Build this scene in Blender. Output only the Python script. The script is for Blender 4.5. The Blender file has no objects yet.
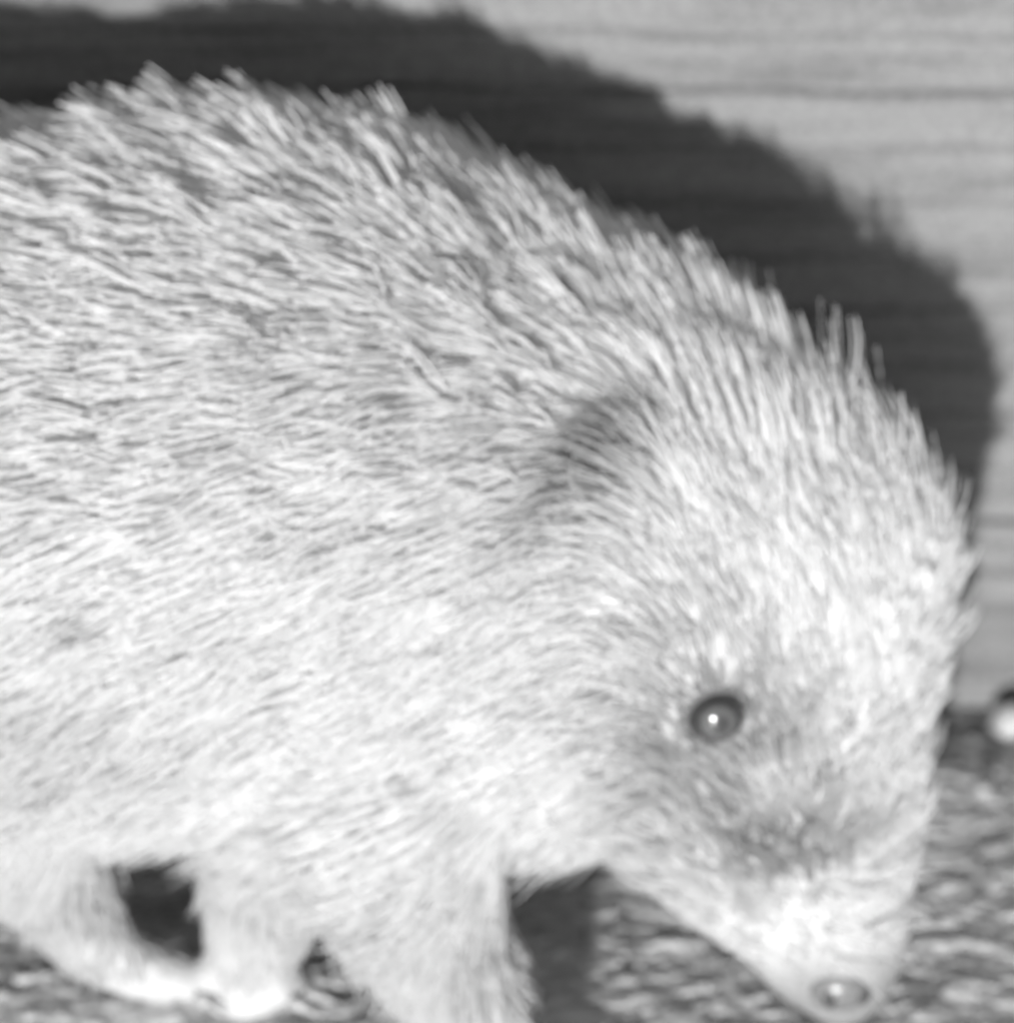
import bpy, bmesh, math, random
import numpy as np
from mathutils import Vector, noise, kdtree, Matrix
from mathutils.bvhtree import BVHTree
random.seed(4); rng=np.random.default_rng(7)
S=0.01   # modelled in centimetres, stored in metres
sc=bpy.context.scene
PITCH=math.radians(28); DIST=60.0; F=4800.0; ZT=6.3
C=np.array([0,-DIST*math.cos(PITCH),ZT+DIST*math.sin(PITCH)])
FW=np.array([0,math.cos(PITCH),-math.sin(PITCH)]); UP=np.array([0,math.sin(PITCH),math.cos(PITCH)]); RT=np.array([1.,0,0])
def ray(u,v): return FW+RT*(u-507.5)/F+UP*(512-v)/F
def P(u,v,y):
    d=ray(u,v); return C+d*((y-C[1])/d[1])

# ------------------------------------------------ materials
def mat(name):
    m=bpy.data.materials.new(name); m.use_nodes=True
    nt=m.node_tree; return m,nt,nt.nodes,nt.links,nt.nodes['Principled BSDF']
def grey(v): return (v,v,v,1)
def simple(name,v,rough,spec=0.5,coat=0,sc_=600,amp=.25):
    m,nt,N,L,b=mat(name)
    tc=N.new('ShaderNodeTexCoord'); n=N.new('ShaderNodeTexNoise'); n.inputs['Scale'].default_value=sc_
    L.new(tc.outputs['Object'],n.inputs['Vector'])
    r=N.new('ShaderNodeMapRange'); r.inputs['To Min'].default_value=v*(1-amp); r.inputs['To Max'].default_value=min(.95,v*(1+amp))
    L.new(n.outputs['Fac'],r.inputs['Value']); L.new(r.outputs[0],b.inputs['Base Color'])
    b.inputs['Roughness'].default_value=rough; b.inputs['Specular IOR Level'].default_value=spec; b.inputs['Coat Weight'].default_value=coat
    return m
def hairmat(name,trans):
    m,nt,N,L,b=mat(name); N.remove(b)
    a=N.new('ShaderNodeAttribute'); a.attribute_name='tone'
    df=N.new('ShaderNodeBsdfDiffuse'); L.new(a.outputs['Fac'],df.inputs['Color'])
    tr=N.new('ShaderNodeBsdfTranslucent'); L.new(a.outputs['Fac'],tr.inputs['Color'])
    mx=N.new('ShaderNodeMixShader'); mx.inputs[0].default_value=trans
    L.new(df.outputs[0],mx.inputs[1]); L.new(tr.outputs[0],mx.inputs[2]); L.new(mx.outputs[0],N['Material Output'].inputs['Surface'])
    return m
M_skin=hairmat('hedgehog_skin',0.0)
M_fur=hairmat('hedgehog_fur',.36)
M_spine=hairmat('hedgehog_spine',.36)
M_ear=simple('ear_skin',0.30,0.8,0.1,sc_=300,amp=.12)
M_nose=simple('nose_leather',0.24,0.30,0.6,0.3,sc_=900,amp=.4)
M_dark=simple('nostril_dark',0.08,0.5)
M_claw=simple('claw_horn',0.6,0.35)
M_lid=simple('eyelid_skin',0.16,0.6,.2)

m,nt,N,L,b=mat('eye_glass'); M_eye=m
tc=N.new('ShaderNodeTexCoord'); 
gr=N.new('ShaderNodeVectorMath'); gr.operation='DISTANCE'; gr.inputs[1].default_value=(0,0,1)
nrm=N.new('ShaderNodeVectorMath'); nrm.operation='NORMALIZE'; L.new(tc.outputs['Object'],nrm.inputs[0]); L.new(nrm.outputs[0],gr.inputs[0])
cr=N.new('ShaderNodeValToRGB'); e=cr.color_ramp.elements
e[0].position=0.0; e[0].color=grey(0.06); e[1].position=1.0; e[1].color=grey(0.035)
for p_,v_ in ((0.28,0.07),(0.40,0.14),(0.6,0.115),(0.78,0.035)):
    q=e.new(p_); q.color=grey(v_)
L.new(gr.outputs['Value'],cr.inputs[0]); L.new(cr.outputs[0],b.inputs['Base Color'])
b.inputs['Roughness'].default_value=0.11; b.inputs['Coat Weight'].default_value=1; b.inputs['Coat Roughness'].default_value=0.07

# ------------------------------------------------ hedgehog
hog=bpy.data.objects.new('hedgehog',None); sc.collection.objects.link(hog); hog.empty_display_size=0.02
def link(o,parent=None):
    sc.collection.objects.link(o)
    if parent: o.parent=parent
    return o
balls=[]
def chain(*pts):
    W=[(P(a[0],a[1],a[2]),a[3]) for a in pts]; wchain(W,True)
def wchain(W,fine=False):
    if fine and len(W)>3:   # Catmull-Rom through the joints for smooth body contours
        A_=[np.append(p,r) for p,r in W]; A_=[2*A_[0]-A_[1]]+A_+[2*A_[-1]-A_[-2]]; out=[]
        for i in range(1,len(A_)-2):
            p0,p1,p2,p3=A_[i-1:i+3]
            n=max(3,min(12,int(np.linalg.norm((p2-p1)[:3])/(.16*min(p1[3],p2[3])))))
            for k_ in range(n):
                t=k_/n; q=.5*((2*p1)+(-p0+p2)*t+(2*p0-5*p1+4*p2-p3)*t*t+(-p0+3*p1-3*p2+p3)*t**3); out.append((q[:3],q[3]))
        out.append(W[-1]); balls.extend(out); return
    for (p,r),(q,s) in zip(W[:-1],W[1:]):
        n=max(1,int(np.linalg.norm(q-p)/(0.3*min(r,s)))); n=min(n,14)
        for i in range(n): 
            t=i/n; balls.append((p*(1-t)+q*t,r*(1-t)+s*t))
    balls.append(W[-1])
# trunk
chain((-620,640,0.2,2.3),(-430,560,0.0,3.5),(-200,478,-.1,4.15),(40,487,.0,4.2),(250,468,.2,4.22),(400,505,.1,4.02),(520,541,-.1,3.72),(625,560,-.4,3.22))
# breast / belly
chain((0,585,.1,3.1),(300,600,.0,3.0),(470,640,-.6,2.6),(600,700,-.9,1.9))
# head
chain((625,562,-.4,3.2),(752,590,-.8,2.35),(760,700,-1.1,2.05),(806,795,-1.3,1.45),(832,885,-1.6,1.02),(842,940,-1.8,.84),(842,978,-2,.66))
chain((690,570,-.5,2.7),(788,560,-.6,2.03),(790,680,-.9,1.8))
chain((700,755,-1.4,1.55),(750,845,-1.5,1.2),(793,912,-1.7,.85),(812,962,-1.9,.62))
chain((700,760,0.2,1.5),(755,840,-.6,1.0))
chain((730,700,-1.6,1.65),(700,600,-1.4,2.0))
toes=[]
def foot(pos,ang,L0=0.75,spread=0.33,n=5,r=.15):
    for i in range(n):
        a=ang+(i-(n-1)/2)*spread
        d=np.array([math.cos(a),math.sin(a),0]); l=L0*(1-.12*abs(i-(n-1)/2))
        m_=pos+d*l*.6; m_[2]=max(pos[2]*.8,.28); t=pos+d*l; t[2]=.2
        wchain([(pos,r*1.5),(m_,r*1.1),(t,r)]); toes.append((t,d))
def leg(js,ang,**k):
    W=[(P(a[0],a[1],a[2]),a[3]) for a in js]; wchain(W,True)
    f=W[-1][0].copy(); f[2]=max(.3,min(f[2],.5)); wchain([W[-1],(f,W[-1][1]*.85)]); foot(f,ang,**k)
leg([(405,740,-2.0,1.8),(402,850,-2.6,1.22),(430,930,-2.9,.88),(470,1010,-3.3,.72),(500,1060,-3.6,.5)],-.35)
leg([(300,750,-.8,1.5),(274,875,-1.2,.84),(252,950,-1.35,.54),(250,1005,-1.5,.40)],.1)
leg([(-40,700,-1.4,2.0),(12,810,-1.3,1.15),(60,888,-1.25,.66),(98,948,-1.2,.48),(158,980,-1.35,.36)],0.0)
leg([(-300,760,1.6,2.0),(-260,840,1.6,.9),(-240,890,1.8,.5),(-180,900,2.0,.36)],0.1)
wchain([(P(-680,700,.4),.9),(P(-760,750,.4),.35)])
bm=bmesh.new()
for p,r in balls:
    bmesh.ops.create_icosphere(bm,subdivisions=3,radius=r*S,matrix=Matrix.Translation(Vector(p*S)))
me=bpy.data.meshes.new('body'); bm.to_mesh(me); bm.free()
body=link(bpy.data.objects.new('body',me),hog)
rm=body.modifiers.new('r','REMESH'); rm.mode='VOXEL'; rm.voxel_size=.0012; rm.use_smooth_shade=True
sm=body.modifiers.new('s','SMOOTH'); sm.factor=.5; sm.iterations=14
dg=bpy.context.evaluated_depsgraph_get(); me2=bpy.data.meshes.new_from_object(body.evaluated_get(dg))
body.modifiers.clear(); body.data=me2; me2.name='body'; me2.materials.clear(); me2.materials.append(M_skin)
for pl in me2.polygons: pl.use_smooth=True
me2.calc_loop_triangles()
nv=len(me2.vertices); V=np.empty(nv*3,np.float32); me2.vertices.foreach_get('co',V); V=V.reshape(-1,3)/S
VN=np.empty(nv*3,np.float32); me2.vertices.foreach_get('normal',VN); VN=VN.reshape(-1,3)
T=np.empty(len(me2.loop_triangles)*3,np.int32); me2.loop_triangles.foreach_get('vertices',T); T=T.reshape(-1,3)
bvh=BVHTree.FromPolygons([Vector(v) for v in V],[tuple(t) for t in T.tolist()])
def hit(u,v):
    d=ray(u,v); loc,n,i,dist=bvh.ray_cast(Vector(C),Vector(d).normalized()); return np.array(loc),np.array(n)
A=V[T[:,0]];B=V[T[:,1]];D=V[T[:,2]]
area=np.linalg.norm(np.cross(B-A,D-A),axis=1)
cen=(A+B+D)/3
# thinner coat on the rump and far flank
area=area*(1-.55*np.clip((cen[:,1]-1.8)/1.5,0,1))*(1-.6*np.clip((-7.5-cen[:,0])/1.5,0,1))
def sample(n,keep=None):
    w=area/area.sum()
    idx=rng.choice(len(T),n,p=w); a=rng.random((n,2)); f=a.sum(1)>1; a[f]=1-a[f]
    w0=1-a.sum(1)
    p=A[idx]*w0[:,None]+B[idx]*a[:,:1]+D[idx]*a[:,1:]
    nn=VN[T[idx,0]]*w0[:,None]+VN[T[idx,1]]*a[:,:1]+VN[T[idx,2]]*a[:,1:]
    nn/=np.linalg.norm(nn,axis=1)[:,None]+1e-9
    return p.astype(float),nn.astype(float)
eyeP,eyeN=hit(717,716)
earP,earN=hit(617,450)
HEADY=-1.0
def mir(p): q=p.copy(); q[1]=2*HEADY-p[1]; return q
noseTip=P(840,1004,-2.1)
zb=lambda x: np.interp(x,[-14,-10,-6,-2.6,.7,1.8,3.5,5.3,6.2],[4.5,5.8,6.9,7.9,8.6,9.0,8.6,7.9,7.5])
def smooth(x,a,b_): t=np.clip((x-a)/(b_-a),0,1); return t*t*(3-2*t)
def norm(a): return a/(np.linalg.norm(a,axis=1)[:,None]+1e-9)
def dist2(p,c): return np.linalg.norm(p-c,axis=1)
earAx=np.array([.70,.12,.70]); earAx-=earN*(earAx@earN); earAx/=np.linalg.norm(earAx)
def eard(p):
    out=None
    for c_,s_ in ((earP,1),(mir(earP),-1)):
        ax=earAx*np.array([1,s_,1])
        q=p-c_; al=q@ax; pr=np.sqrt(np.maximum((q**2).sum(1)-al**2,0)); dd=np.sqrt((al/2.4)**2+pr**2)
        out=dd if out is None else np.minimum(out,dd)
    return out
SP=[(P(795,835,-2.6),1.1,.36),(P(765,740,-3.1),.8,.32),(P(715,800,-3.1),.8,.26),(P(700,655,-3.3),.7,.14)]
def tone(p):
    "natural coat colour: greyer mask round the eye and along the muzzle, dark behind the ear"
    de=np.minimum(dist2(p,eyeP),dist2(p,mir(eyeP)))
    ey=np.exp(-(de/.80)**2)*.48
    for q_,r_,s_ in SP:
        dc=np.minimum(dist2(p,q_),dist2(p,mir(q_))); ey=np.maximum(ey,np.exp(-(dc/r_)**2)*s_)
    tip=np.exp(-(dist2(p,noseTip)/1.15)**4)*.36+np.exp(-(dist2(p,noseTip)/2.4)**4)*.14
    ear=np.exp(-(eard(p)/.50)**2)*.42
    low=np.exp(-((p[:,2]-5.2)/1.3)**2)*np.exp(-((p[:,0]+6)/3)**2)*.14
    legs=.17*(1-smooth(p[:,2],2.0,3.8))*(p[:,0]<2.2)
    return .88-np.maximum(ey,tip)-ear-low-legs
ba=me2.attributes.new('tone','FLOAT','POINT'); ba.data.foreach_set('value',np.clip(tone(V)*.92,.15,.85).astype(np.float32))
def comb(p,n):
    w=smooth(p[:,0],.2,2.6)[:,None]
    bk=np.tile([-1.,0,-.30],(len(p),1)); 
    hd=norm(p-noseTip+np.array([0,0,-.4]))
    b_=bk*(1-w)+hd*w
    lg=(smooth(-p[:,2],-3.0,-1.8)*(1-smooth(p[:,0],1.2,2.2)))[:,None]
    b_=b_*(1-lg)+np.array([-.25,0,-1.])*lg
    return norm(b_-n*(b_*n).sum(1)[:,None])
def make_curves(name,P0,P1,P2,P3,r0,tone4,material,tip=.15):
    n=len(P0); pts=np.stack([P0,P1,P2,P3],1)*S
    hc=bpy.data.hair_curves.new(name); hc.add_curves([4]*n)
    hc.attributes['position'].data.foreach_set('vector',pts.astype(np.float32).ravel())
    ra=hc.attributes.get('radius') or hc.attributes.new('radius','FLOAT','POINT')
    prof=np.array([1,.95,.7,tip])
    ra.data.foreach_set('value',(r0[:,None]*prof*S).astype(np.float32).ravel())
    ta=hc.attributes.new('tone','FLOAT','POINT'); ta.data.foreach_set('value',tone4.astype(np.float32).ravel())
    hc.materials.append(material)
    return link(bpy.data.objects.new(name,hc),hog)
# --- spines
p,n=sample(92000)
k=(p[:,2]+rng.normal(0,.45,len(p))>zb(p[:,0]))&(eard(p)>.45)
p=p[k];n=n[k]; print('spines',len(p))
K=len(p)//12; ci=rng.choice(len(p),K,replace=False); kd=kdtree.KDTree(K)
for i,j in enumerate(ci): kd.insert(p[j],i)
kd.balance(); near=np.array([kd.find(q)[1] for q in p]); cj=ci[near]
c=comb(p,n); w=smooth(p[:,0],1.5,4.5)
c=norm(c+np.array([0,0,.40])[None]*w[:,None])
jit=rng.normal(0,1,p.shape)*.17+rng.normal(0,1,(K,3))[near]*.18
lift=.52+.26*w
d=norm(c+n*lift[:,None]+jit)
Ls=rng.uniform(.60,1.0,len(p))*(1+.12*w)*np.clip(1+.18*rng.normal(0,1,K)[near],.6,1.4)
bend=c*.08-n*.05
P3=p+d*Ls[:,None]+bend
P3=P3*.75+(P3[cj]+(p-p[cj])*.35)*.25      # tips gather into loose tufts
P1=p+d*(Ls*.33)[:,None]*.97;P2=(p+d*(Ls*.68)[:,None])*.6+(p*.32+P3*.68)*.4
v=(rng.uniform(.90,1.1,len(p))*(1+.05*rng.normal(0,1,K)[near]))[:,None]
tn=np.clip(np.array([.94,.90,.82,.96])[None]*v,0,.96)
rad=rng.uniform(.017,.027,len(p))*(1-.3*w)
make_curves('spines',p,P1,P2,P3,rad,tn,M_spine,.35)
# --- fur
def fur(name,count,cl,seedlen,rad,hl=.40):
    p,n=sample(count)
    de=np.minimum(dist2(p,eyeP),dist2(p,mir(eyeP)))
    dn=dist2(p,noseTip)
    k=(de>.36)&(p[:,2]>.45)&(dn>.44)&(p[:,2]<zb(p[:,0])+2.2+rng.normal(0,1.3,len(p)))
    p=p[k];n=n[k];de=de[k];dn=dn[k]
    K=max(50,len(p)//cl); ci=rng.choice(len(p),K,replace=False); kd=kdtree.KDTree(K)
    for i,j in enumerate(ci): kd.insert(p[j],i)
    kd.balance(); near=np.array([kd.find(q)[1] for q in p]); cj=ci[near]
    c=comb(p,n)
    cjit=rng.normal(0,1,(K,3))[near]
    d=norm(c+n*.30+cjit*.14+rng.normal(0,1,p.shape)*.13)
    head=smooth(p[:,0],1.5,3.5)
    L_=seedlen*(1-head*hl)
    L_=L_*np.clip(.24+(dn-.4)/3.4,.24,1)*np.clip(.25+(de-.3)/1.0,.25,1)
    L_=L_*np.clip((p[:,2]/3.0)**1.2,.30,1)*rng.uniform(.7,1.2,len(p))
    P3=p+d*L_[:,None]+np.array([0,0,-.12])*L_[:,None]-n*.05*L_[:,None]
    P3=P3*.72+(P3[cj]+(p-p[cj])*.3)*.28
    P1=p*.67+P3*.33+n*.06*L_[:,None]; P2=p*.33+P3*.67+n*.06*L_[:,None]
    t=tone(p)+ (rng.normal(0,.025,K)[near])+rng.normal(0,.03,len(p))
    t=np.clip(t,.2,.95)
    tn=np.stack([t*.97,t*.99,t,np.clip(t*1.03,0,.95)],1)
    make_curves(name,p,P1,P2,P3,rad*rng.uniform(.8,1.2,len(p)),tn,M_fur)
fur('undercoat',118000,16,.76,.0140)
fur('guard_hairs',13000,5,1.2,.0115,.30)
# whiskers
wp=[];
for i in range(14):
    q,nn_=hit(rng.uniform(820,885),rng.uniform(860,955))
    d_=nn_*.5+np.array([rng.uniform(.3,1.3),rng.uniform(-.6,.4),rng.uniform(-.1,.6)]); d_/=np.linalg.norm(d_)
    l=rng.uniform(.9,1.8); wp.append((q,q+d_*l*.33,q+d_*l*.67+[0,0,-.03],q+d_*l+[0,0,-.14]))
wp=np.array(wp); make_curves('whiskers',wp[:,0],wp[:,1],wp[:,2],wp[:,3],np.full(len(wp),.015),np.full((len(wp),4),.9),M_fur,.4)

def obj_from_bm(bm,name,m,parent=hog,smooth_=True):
    me=bpy.data.meshes.new(name); bm.to_mesh(me); bm.free(); me.materials.append(m)
    for pl in me.polygons: pl.use_smooth=smooth_
    return link(bpy.data.objects.new(name,me),parent)
def frame(nv):
    return Vector(nv).to_track_quat('Z','Y').to_matrix().to_4x4()
def ball(name,pos,r,m,nv=(0,0,1),scale=(1,1,1)):
    bm=bmesh.new(); bmesh.ops.create_uvsphere(bm,u_segments=40,v_segments=24,radius=r*S,matrix=Matrix.Diagonal((*scale,1)))
    o=obj_from_bm(bm,name,m); o.matrix_world=Matrix.Translation(Vector(pos*S))@frame(nv); return o
for sgn in (1,-1):
    q=eyeP if sgn>0 else mir(eyeP); nn_=eyeN.copy(); 
    if sgn<0: nn_[1]*=-1
    look=nn_*.45+np.array([0,-.45*sgn,.15]); 
    ball('eye' ,q-nn_*.05,.36,M_eye,look)
    bm=bmesh.new(); R=.38; rr=.085; nu,nw=48,12; vs=[]
    for i in range(nu):
        a=2*math.pi*i/nu; row=[]
        for j in range(nw):
            b_=2*math.pi*j/nw; wob=1+.03*math.sin(3*a)+.02*math.sin(7*a)
            row.append(bm.verts.new(((R*wob+rr*math.cos(b_))*math.cos(a)*S,(R*wob*.97+rr*math.cos(b_))*math.sin(a)*S,rr*.6*math.sin(b_)*S)))
        vs.append(row)
    for i in range(nu):
        for j in range(nw): bm.faces.new((vs[i][j],vs[(i+1)%nu][j],vs[(i+1)%nu][(j+1)%nw],vs[i][(j+1)%nw]))
    o=obj_from_bm(bm,'eyelid',M_lid); o.matrix_world=Matrix.Translation(Vector((q-nn_*.02)*S))@frame(nn_)
    # ear: shallow cup, half buried in the coat
    e_=earP if sgn>0 else mir(earP)
    bm=bmesh.new(); rows=[]
    for i in range(10):
        r=i/9; row=[]
        for j in range(36):
            a=2*math.pi*j/36; w_=.36; h_=.85
            x=r*w_*math.cos(a)*(1-.12*math.sin(a)); y=r*h_*math.sin(a); z=.14*r**2.2+.03*math.sin(5*a)*r
            row.append(bm.verts.new((x*S,y*S,z*S)))
        rows.append(row)
    for i in range(1,9):
        for j in range(36): bm.faces.new((rows[i][j],rows[i+1][j],rows[i+1][(j+1)%36],rows[i][(j+1)%36]))
    bm.faces.new(rows[1])
    bmesh.ops.delete(bm,geom=rows[0],context='VERTS')
    o=obj_from_bm(bm,'ear',M_ear)
    so=o.modifiers.new('t','SOLIDIFY'); so.thickness=.0006; ss=o.modifiers.new('ss','SUBSURF'); ss.levels=1; ss.render_levels=1
    en=earN.copy(); ea=earAx.copy(); 
    if sgn<0: en[1]*=-1; ea[1]*=-1
    nz=(Vector(en)+Vector((.10,0,0))).normalized(); upv=Vector(ea); x_=upv.cross(nz).normalized(); y_=nz.cross(x_)
    M=Matrix((x_,y_,nz)).transposed().to_4x4()
    o.matrix_world=Matrix.Translation(Vector((e_-np.array(nz)*.03)*S))@M
nd=np.array([.12,-.70,.05]); nd/=np.linalg.norm(nd)
np_=P(842,984,-2.36)
ball('nose',np_,.45,M_nose,nd,(1.0,.8,.8))
for s_ in (-1,1):
    sd=np.cross(nd,[0,0,1.]); sd/=np.linalg.norm(sd)
    ball('nostril',np_+nd*.30+sd*.21*s_+np.array([0,0,-.05]),.10,M_dark,nd,(1,1.2,.6))
bm=bmesh.new()
for t,d_ in toes:
    for i,(f0,f1) in enumerate(((.09,.065),(.065,.015))):
        pos=t+d_*(.08+.12+.22*i)+np.array([0,0,-.02-.05*i])
        dd=Vector((d_[0],d_[1],-.1-.3*i)).to_track_quat('Z','Y').to_matrix().to_4x4()
        bmesh.ops.create_cone(bm,cap_ends=True,segments=10,radius1=f0*S,radius2=f1*S,depth=.24*S,matrix=Matrix.Translation(Vector(pos*S))@dd)
obj_from_bm(bm,'claws',M_claw)

# ------------------------------------------------ ground (one sheet to the horizon, fine near the animal)
def axis(lo,hi,step,far):
    a=list(np.arange(lo,hi+1e-6,step)); g=step; x=hi
    R=[]; 
    while x<far: g*=1.35; x+=g; R.append(x)
    g=step; x=lo; Lx=[]
    while x>-far: g*=1.35; x-=g; Lx.append(x)
    return np.array(Lx[::-1]+a+R)
def sheet(name,fx,xs,ys):
    verts=[fx(x,y) for y in ys for x in xs]; nx=len(xs)
    faces=[(j*nx+i,j*nx+i+1,(j+1)*nx+i+1,(j+1)*nx+i) for j in range(len(ys)-1) for i in range(nx-1)]
    me=bpy.data.meshes.new(name); me.from_pydata(verts,[],faces)
    for pl in me.polygons: pl.use_smooth=True
    return link(bpy.data.objects.new(name,me))
def gz(x,y):
    return noise.noise(Vector((x*1.6,y*4.0,0)))*.075+noise.noise(Vector((x*5,y*10,3)))*.06+noise.noise(Vector((x*12,y*18,8)))*.03
gx=axis(-8,8,.08,30000); gy=axis(-8,6.2,.05,30000)
ground=sheet('ground',lambda x,y:(x*S,y*S,(gz(x,y)-.06)*S),gx,gy)
m,nt,N,L,b=mat('wet_stone')
tc=N.new('ShaderNodeTexCoord'); mp=N.new('ShaderNodeMapping'); mp.inputs['Scale'].default_value=(1,2.0,1); L.new(tc.outputs['Object'],mp.inputs[0])
n1=N.new('ShaderNodeTexNoise'); n1.inputs['Scale'].default_value=300; n1.inputs['Detail'].default_value=5; n1.inputs['Roughness'].default_value=.65
n2=N.new('ShaderNodeTexNoise'); n2.inputs['Scale'].default_value=60; n2.inputs['Detail'].default_value=5
L.new(mp.outputs[0],n1.inputs[0]);L.new(mp.outputs[0],n2.inputs[0])
mm=N.new('ShaderNodeMath'); mm.operation='MULTIPLY'; L.new(n1.outputs[0],mm.inputs[0]); L.new(n2.outputs[0],mm.inputs[1])
cr=N.new('ShaderNodeValToRGB'); e=cr.color_ramp.elements; e[0].position=.15; e[0].color=grey(.50); e[1].position=.30; e[1].color=grey(.95)
L.new(mm.outputs[0],cr.inputs[0])
# head's shadow painted into the ground colour along the foot of the fence
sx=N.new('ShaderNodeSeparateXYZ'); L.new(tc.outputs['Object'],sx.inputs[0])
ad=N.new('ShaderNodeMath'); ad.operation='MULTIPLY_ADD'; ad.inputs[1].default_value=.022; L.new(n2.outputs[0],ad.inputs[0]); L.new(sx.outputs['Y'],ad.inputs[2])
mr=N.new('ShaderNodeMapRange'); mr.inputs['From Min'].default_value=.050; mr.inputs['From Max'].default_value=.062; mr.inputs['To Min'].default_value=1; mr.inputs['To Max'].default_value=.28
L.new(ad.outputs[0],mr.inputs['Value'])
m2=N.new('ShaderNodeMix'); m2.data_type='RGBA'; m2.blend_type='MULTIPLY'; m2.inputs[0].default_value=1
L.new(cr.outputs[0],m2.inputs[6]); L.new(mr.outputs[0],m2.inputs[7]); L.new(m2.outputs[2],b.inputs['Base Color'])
bp=N.new('ShaderNodeBump'); bp.inputs['Strength'].default_value=1; bp.inputs['Distance'].default_value=.0014; L.new(n1.outputs[0],bp.inputs['Height']); L.new(bp.outputs[0],b.inputs['Normal'])
b.inputs['Roughness'].default_value=.32; b.inputs['Specular IOR Level'].default_value=.9
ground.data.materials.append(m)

# ------------------------------------------------ timber wall behind
WY=6.0
def groove(z):
    k=z/.82; f=k-math.floor(k); h=random.Random(int(math.floor(k))*7+1).random()
    return (.25+.6*h)*math.exp(-((f-.5)/.045)**2)
zs=np.concatenate([np.arange(-.3,14,.04),np.arange(14.2,120,.82)])
xs=np.concatenate([np.arange(-100,-10,4),np.arange(-10,10,.22),np.arange(10,101,4)])
groove_shade=[]
def wf(x,z):
    zz=z+.16*noise.noise(Vector((x*.11,z*.25,9)))+.05*noise.noise(Vector((x*.6,z*.8,2)))
    g=groove(zz)*(.7+.9*noise.noise(Vector((x*.5,math.floor(zz/.82)*3.7,4)))); g=max(0,g); groove_shade.append(g)
    y=WY+.2*g+.04*noise.noise(Vector((x*.2,z*2.2,5)))+.015*noise.noise(Vector((x*.3,z*7,1)))
    return (x*S,y*S,z*S)
wall=sheet('timber_fence',wf,xs,zs)
ca=wall.data.attributes.new('groove_shade','FLOAT','POINT'); ca.data.foreach_set('value',np.array(groove_shade,np.float32))
m,nt,N,L,b=mat('weathered_timber')
tc=N.new('ShaderNodeTexCoord'); mp=N.new('ShaderNodeMapping'); mp.inputs['Scale'].default_value=(1,1,12); L.new(tc.outputs['Object'],mp.inputs[0])
n1=N.new('ShaderNodeTexNoise'); n1.inputs['Scale'].default_value=28; n1.inputs['Detail'].default_value=7; n1.inputs['Roughness'].default_value=.68; n1.inputs['Distortion'].default_value=.3
n2=N.new('ShaderNodeTexNoise'); n2.inputs['Scale'].default_value=900; n2.inputs['Detail'].default_value=2; L.new(tc.outputs['Object'],n2.inputs[0])
L.new(mp.outputs[0],n1.inputs[0])
cr=N.new('ShaderNodeValToRGB'); e=cr.color_ramp.elements; e[0].position=.28; e[0].color=grey(.16); e[1].position=.56; e[1].color=grey(.29)
L.new(n1.outputs[0],cr.inputs[0])
mx=N.new('ShaderNodeMix'); mx.data_type='RGBA'; mx.blend_type='OVERLAY'; mx.inputs[0].default_value=.5
L.new(cr.outputs[0],mx.inputs[6]); L.new(n2.outputs[0],mx.inputs[7])
at=N.new('ShaderNodeAttribute'); at.attribute_name='groove_shade'
mr=N.new('ShaderNodeMapRange'); mr.inputs['To Min'].default_value=1; mr.inputs['To Max'].default_value=.12; L.new(at.outputs['Fac'],mr.inputs['Value'])  # groove shade put into the timber colour, darkest where deepest
m2=N.new('ShaderNodeMix'); m2.data_type='RGBA'; m2.blend_type='MULTIPLY'; m2.inputs[0].default_value=1
L.new(mx.outputs[2],m2.inputs[6]); L.new(mr.outputs[0],m2.inputs[7]); L.new(m2.outputs[2],b.inputs['Base Color'])
bp=N.new('ShaderNodeBump'); bp.inputs['Strength'].default_value=.25; bp.inputs['Distance'].default_value=.0006; L.new(n1.outputs[0],bp.inputs['Height']); L.new(bp.outputs[0],b.inputs['Normal'])
b.inputs['Roughness'].default_value=.8; b.inputs['Specular IOR Level'].default_value=.2
wall.data.materials.append(m)

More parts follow.
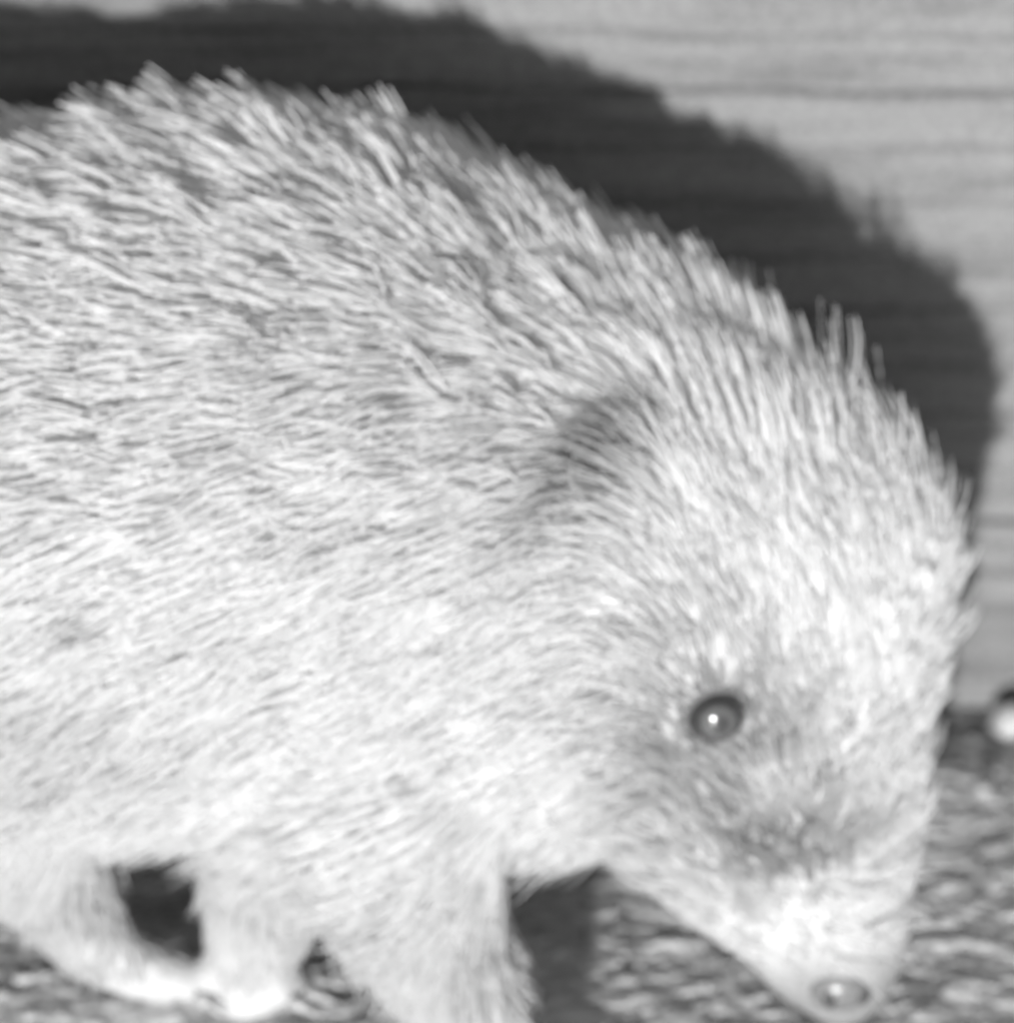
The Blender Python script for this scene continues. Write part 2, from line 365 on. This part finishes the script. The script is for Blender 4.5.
M_peb=simple('pale_pebble',.5,.4)
def pebble(u,v,r):
    d=ray(u,v); t=-(C[2]-r*.6)/d[2]; q=C+d*t; q[1]=min(q[1],WY-r-.2); q[2]=r*.6
    bm=bmesh.new(); bmesh.ops.create_icosphere(bm,subdivisions=4,radius=1)
    for v_ in bm.verts:
        k_=1+.22*noise.noise(v_.co*1.3+Vector((u,v,0))); v_.co=Vector((v_.co.x*r*1.1,v_.co.y*r*.9,v_.co.z*r*.85))*k_*S
    o=obj_from_bm(bm,'pebble',M_peb,None); o.location=Vector(q*S); return o
pebble(1014,722,.3); pebble(985,790,.10)

# ------------------------------------------------ light
SEL=math.radians(7.7); SAZ=math.radians(9)
w=bpy.data.worlds.new('World'); sc.world=w; w.use_nodes=True; N=w.node_tree.nodes; L=w.node_tree.links
sky=N.new('ShaderNodeTexSky'); sky.sky_type='NISHITA'; sky.sun_disc=False; sky.sun_elevation=SEL; sky.sun_rotation=math.pi+SAZ
bw=N.new('ShaderNodeRGBToBW'); L.new(sky.outputs[0],bw.inputs[0]); bg=N['Background']; L.new(bw.outputs[0],bg.inputs['Color']); bg.inputs['Strength'].default_value=.08
sd=Vector((math.sin(SAZ)*math.cos(SEL),math.cos(SAZ)*math.cos(SEL),-math.sin(SEL)))
l=bpy.data.lights.new('sun','SUN'); l.energy=4.2; l.angle=math.radians(1.5); l.color=(1,1,1)
lo=link(bpy.data.objects.new('sun',l)); lo.rotation_euler=(-sd).to_track_quat('Z','Y').to_euler(); lo.location=(-.3,-1,.5)

# ------------------------------------------------ camera
cam=bpy.data.cameras.new('camera'); co=link(bpy.data.objects.new('camera',cam)); sc.camera=co
co.location=Vector(C*S); co.rotation_euler=(math.pi/2-PITCH,0,0)
cam.sensor_fit='HORIZONTAL'; cam.sensor_width=36; cam.lens=36*F/1015; cam.clip_start=.01; cam.clip_end=2000
cam.dof.use_dof=True; cam.dof.focus_distance=(DIST-9)*S; cam.dof.aperture_fstop=20
sc.view_settings.view_transform='Standard'; sc.view_settings.look='None'; sc.view_settings.exposure=0
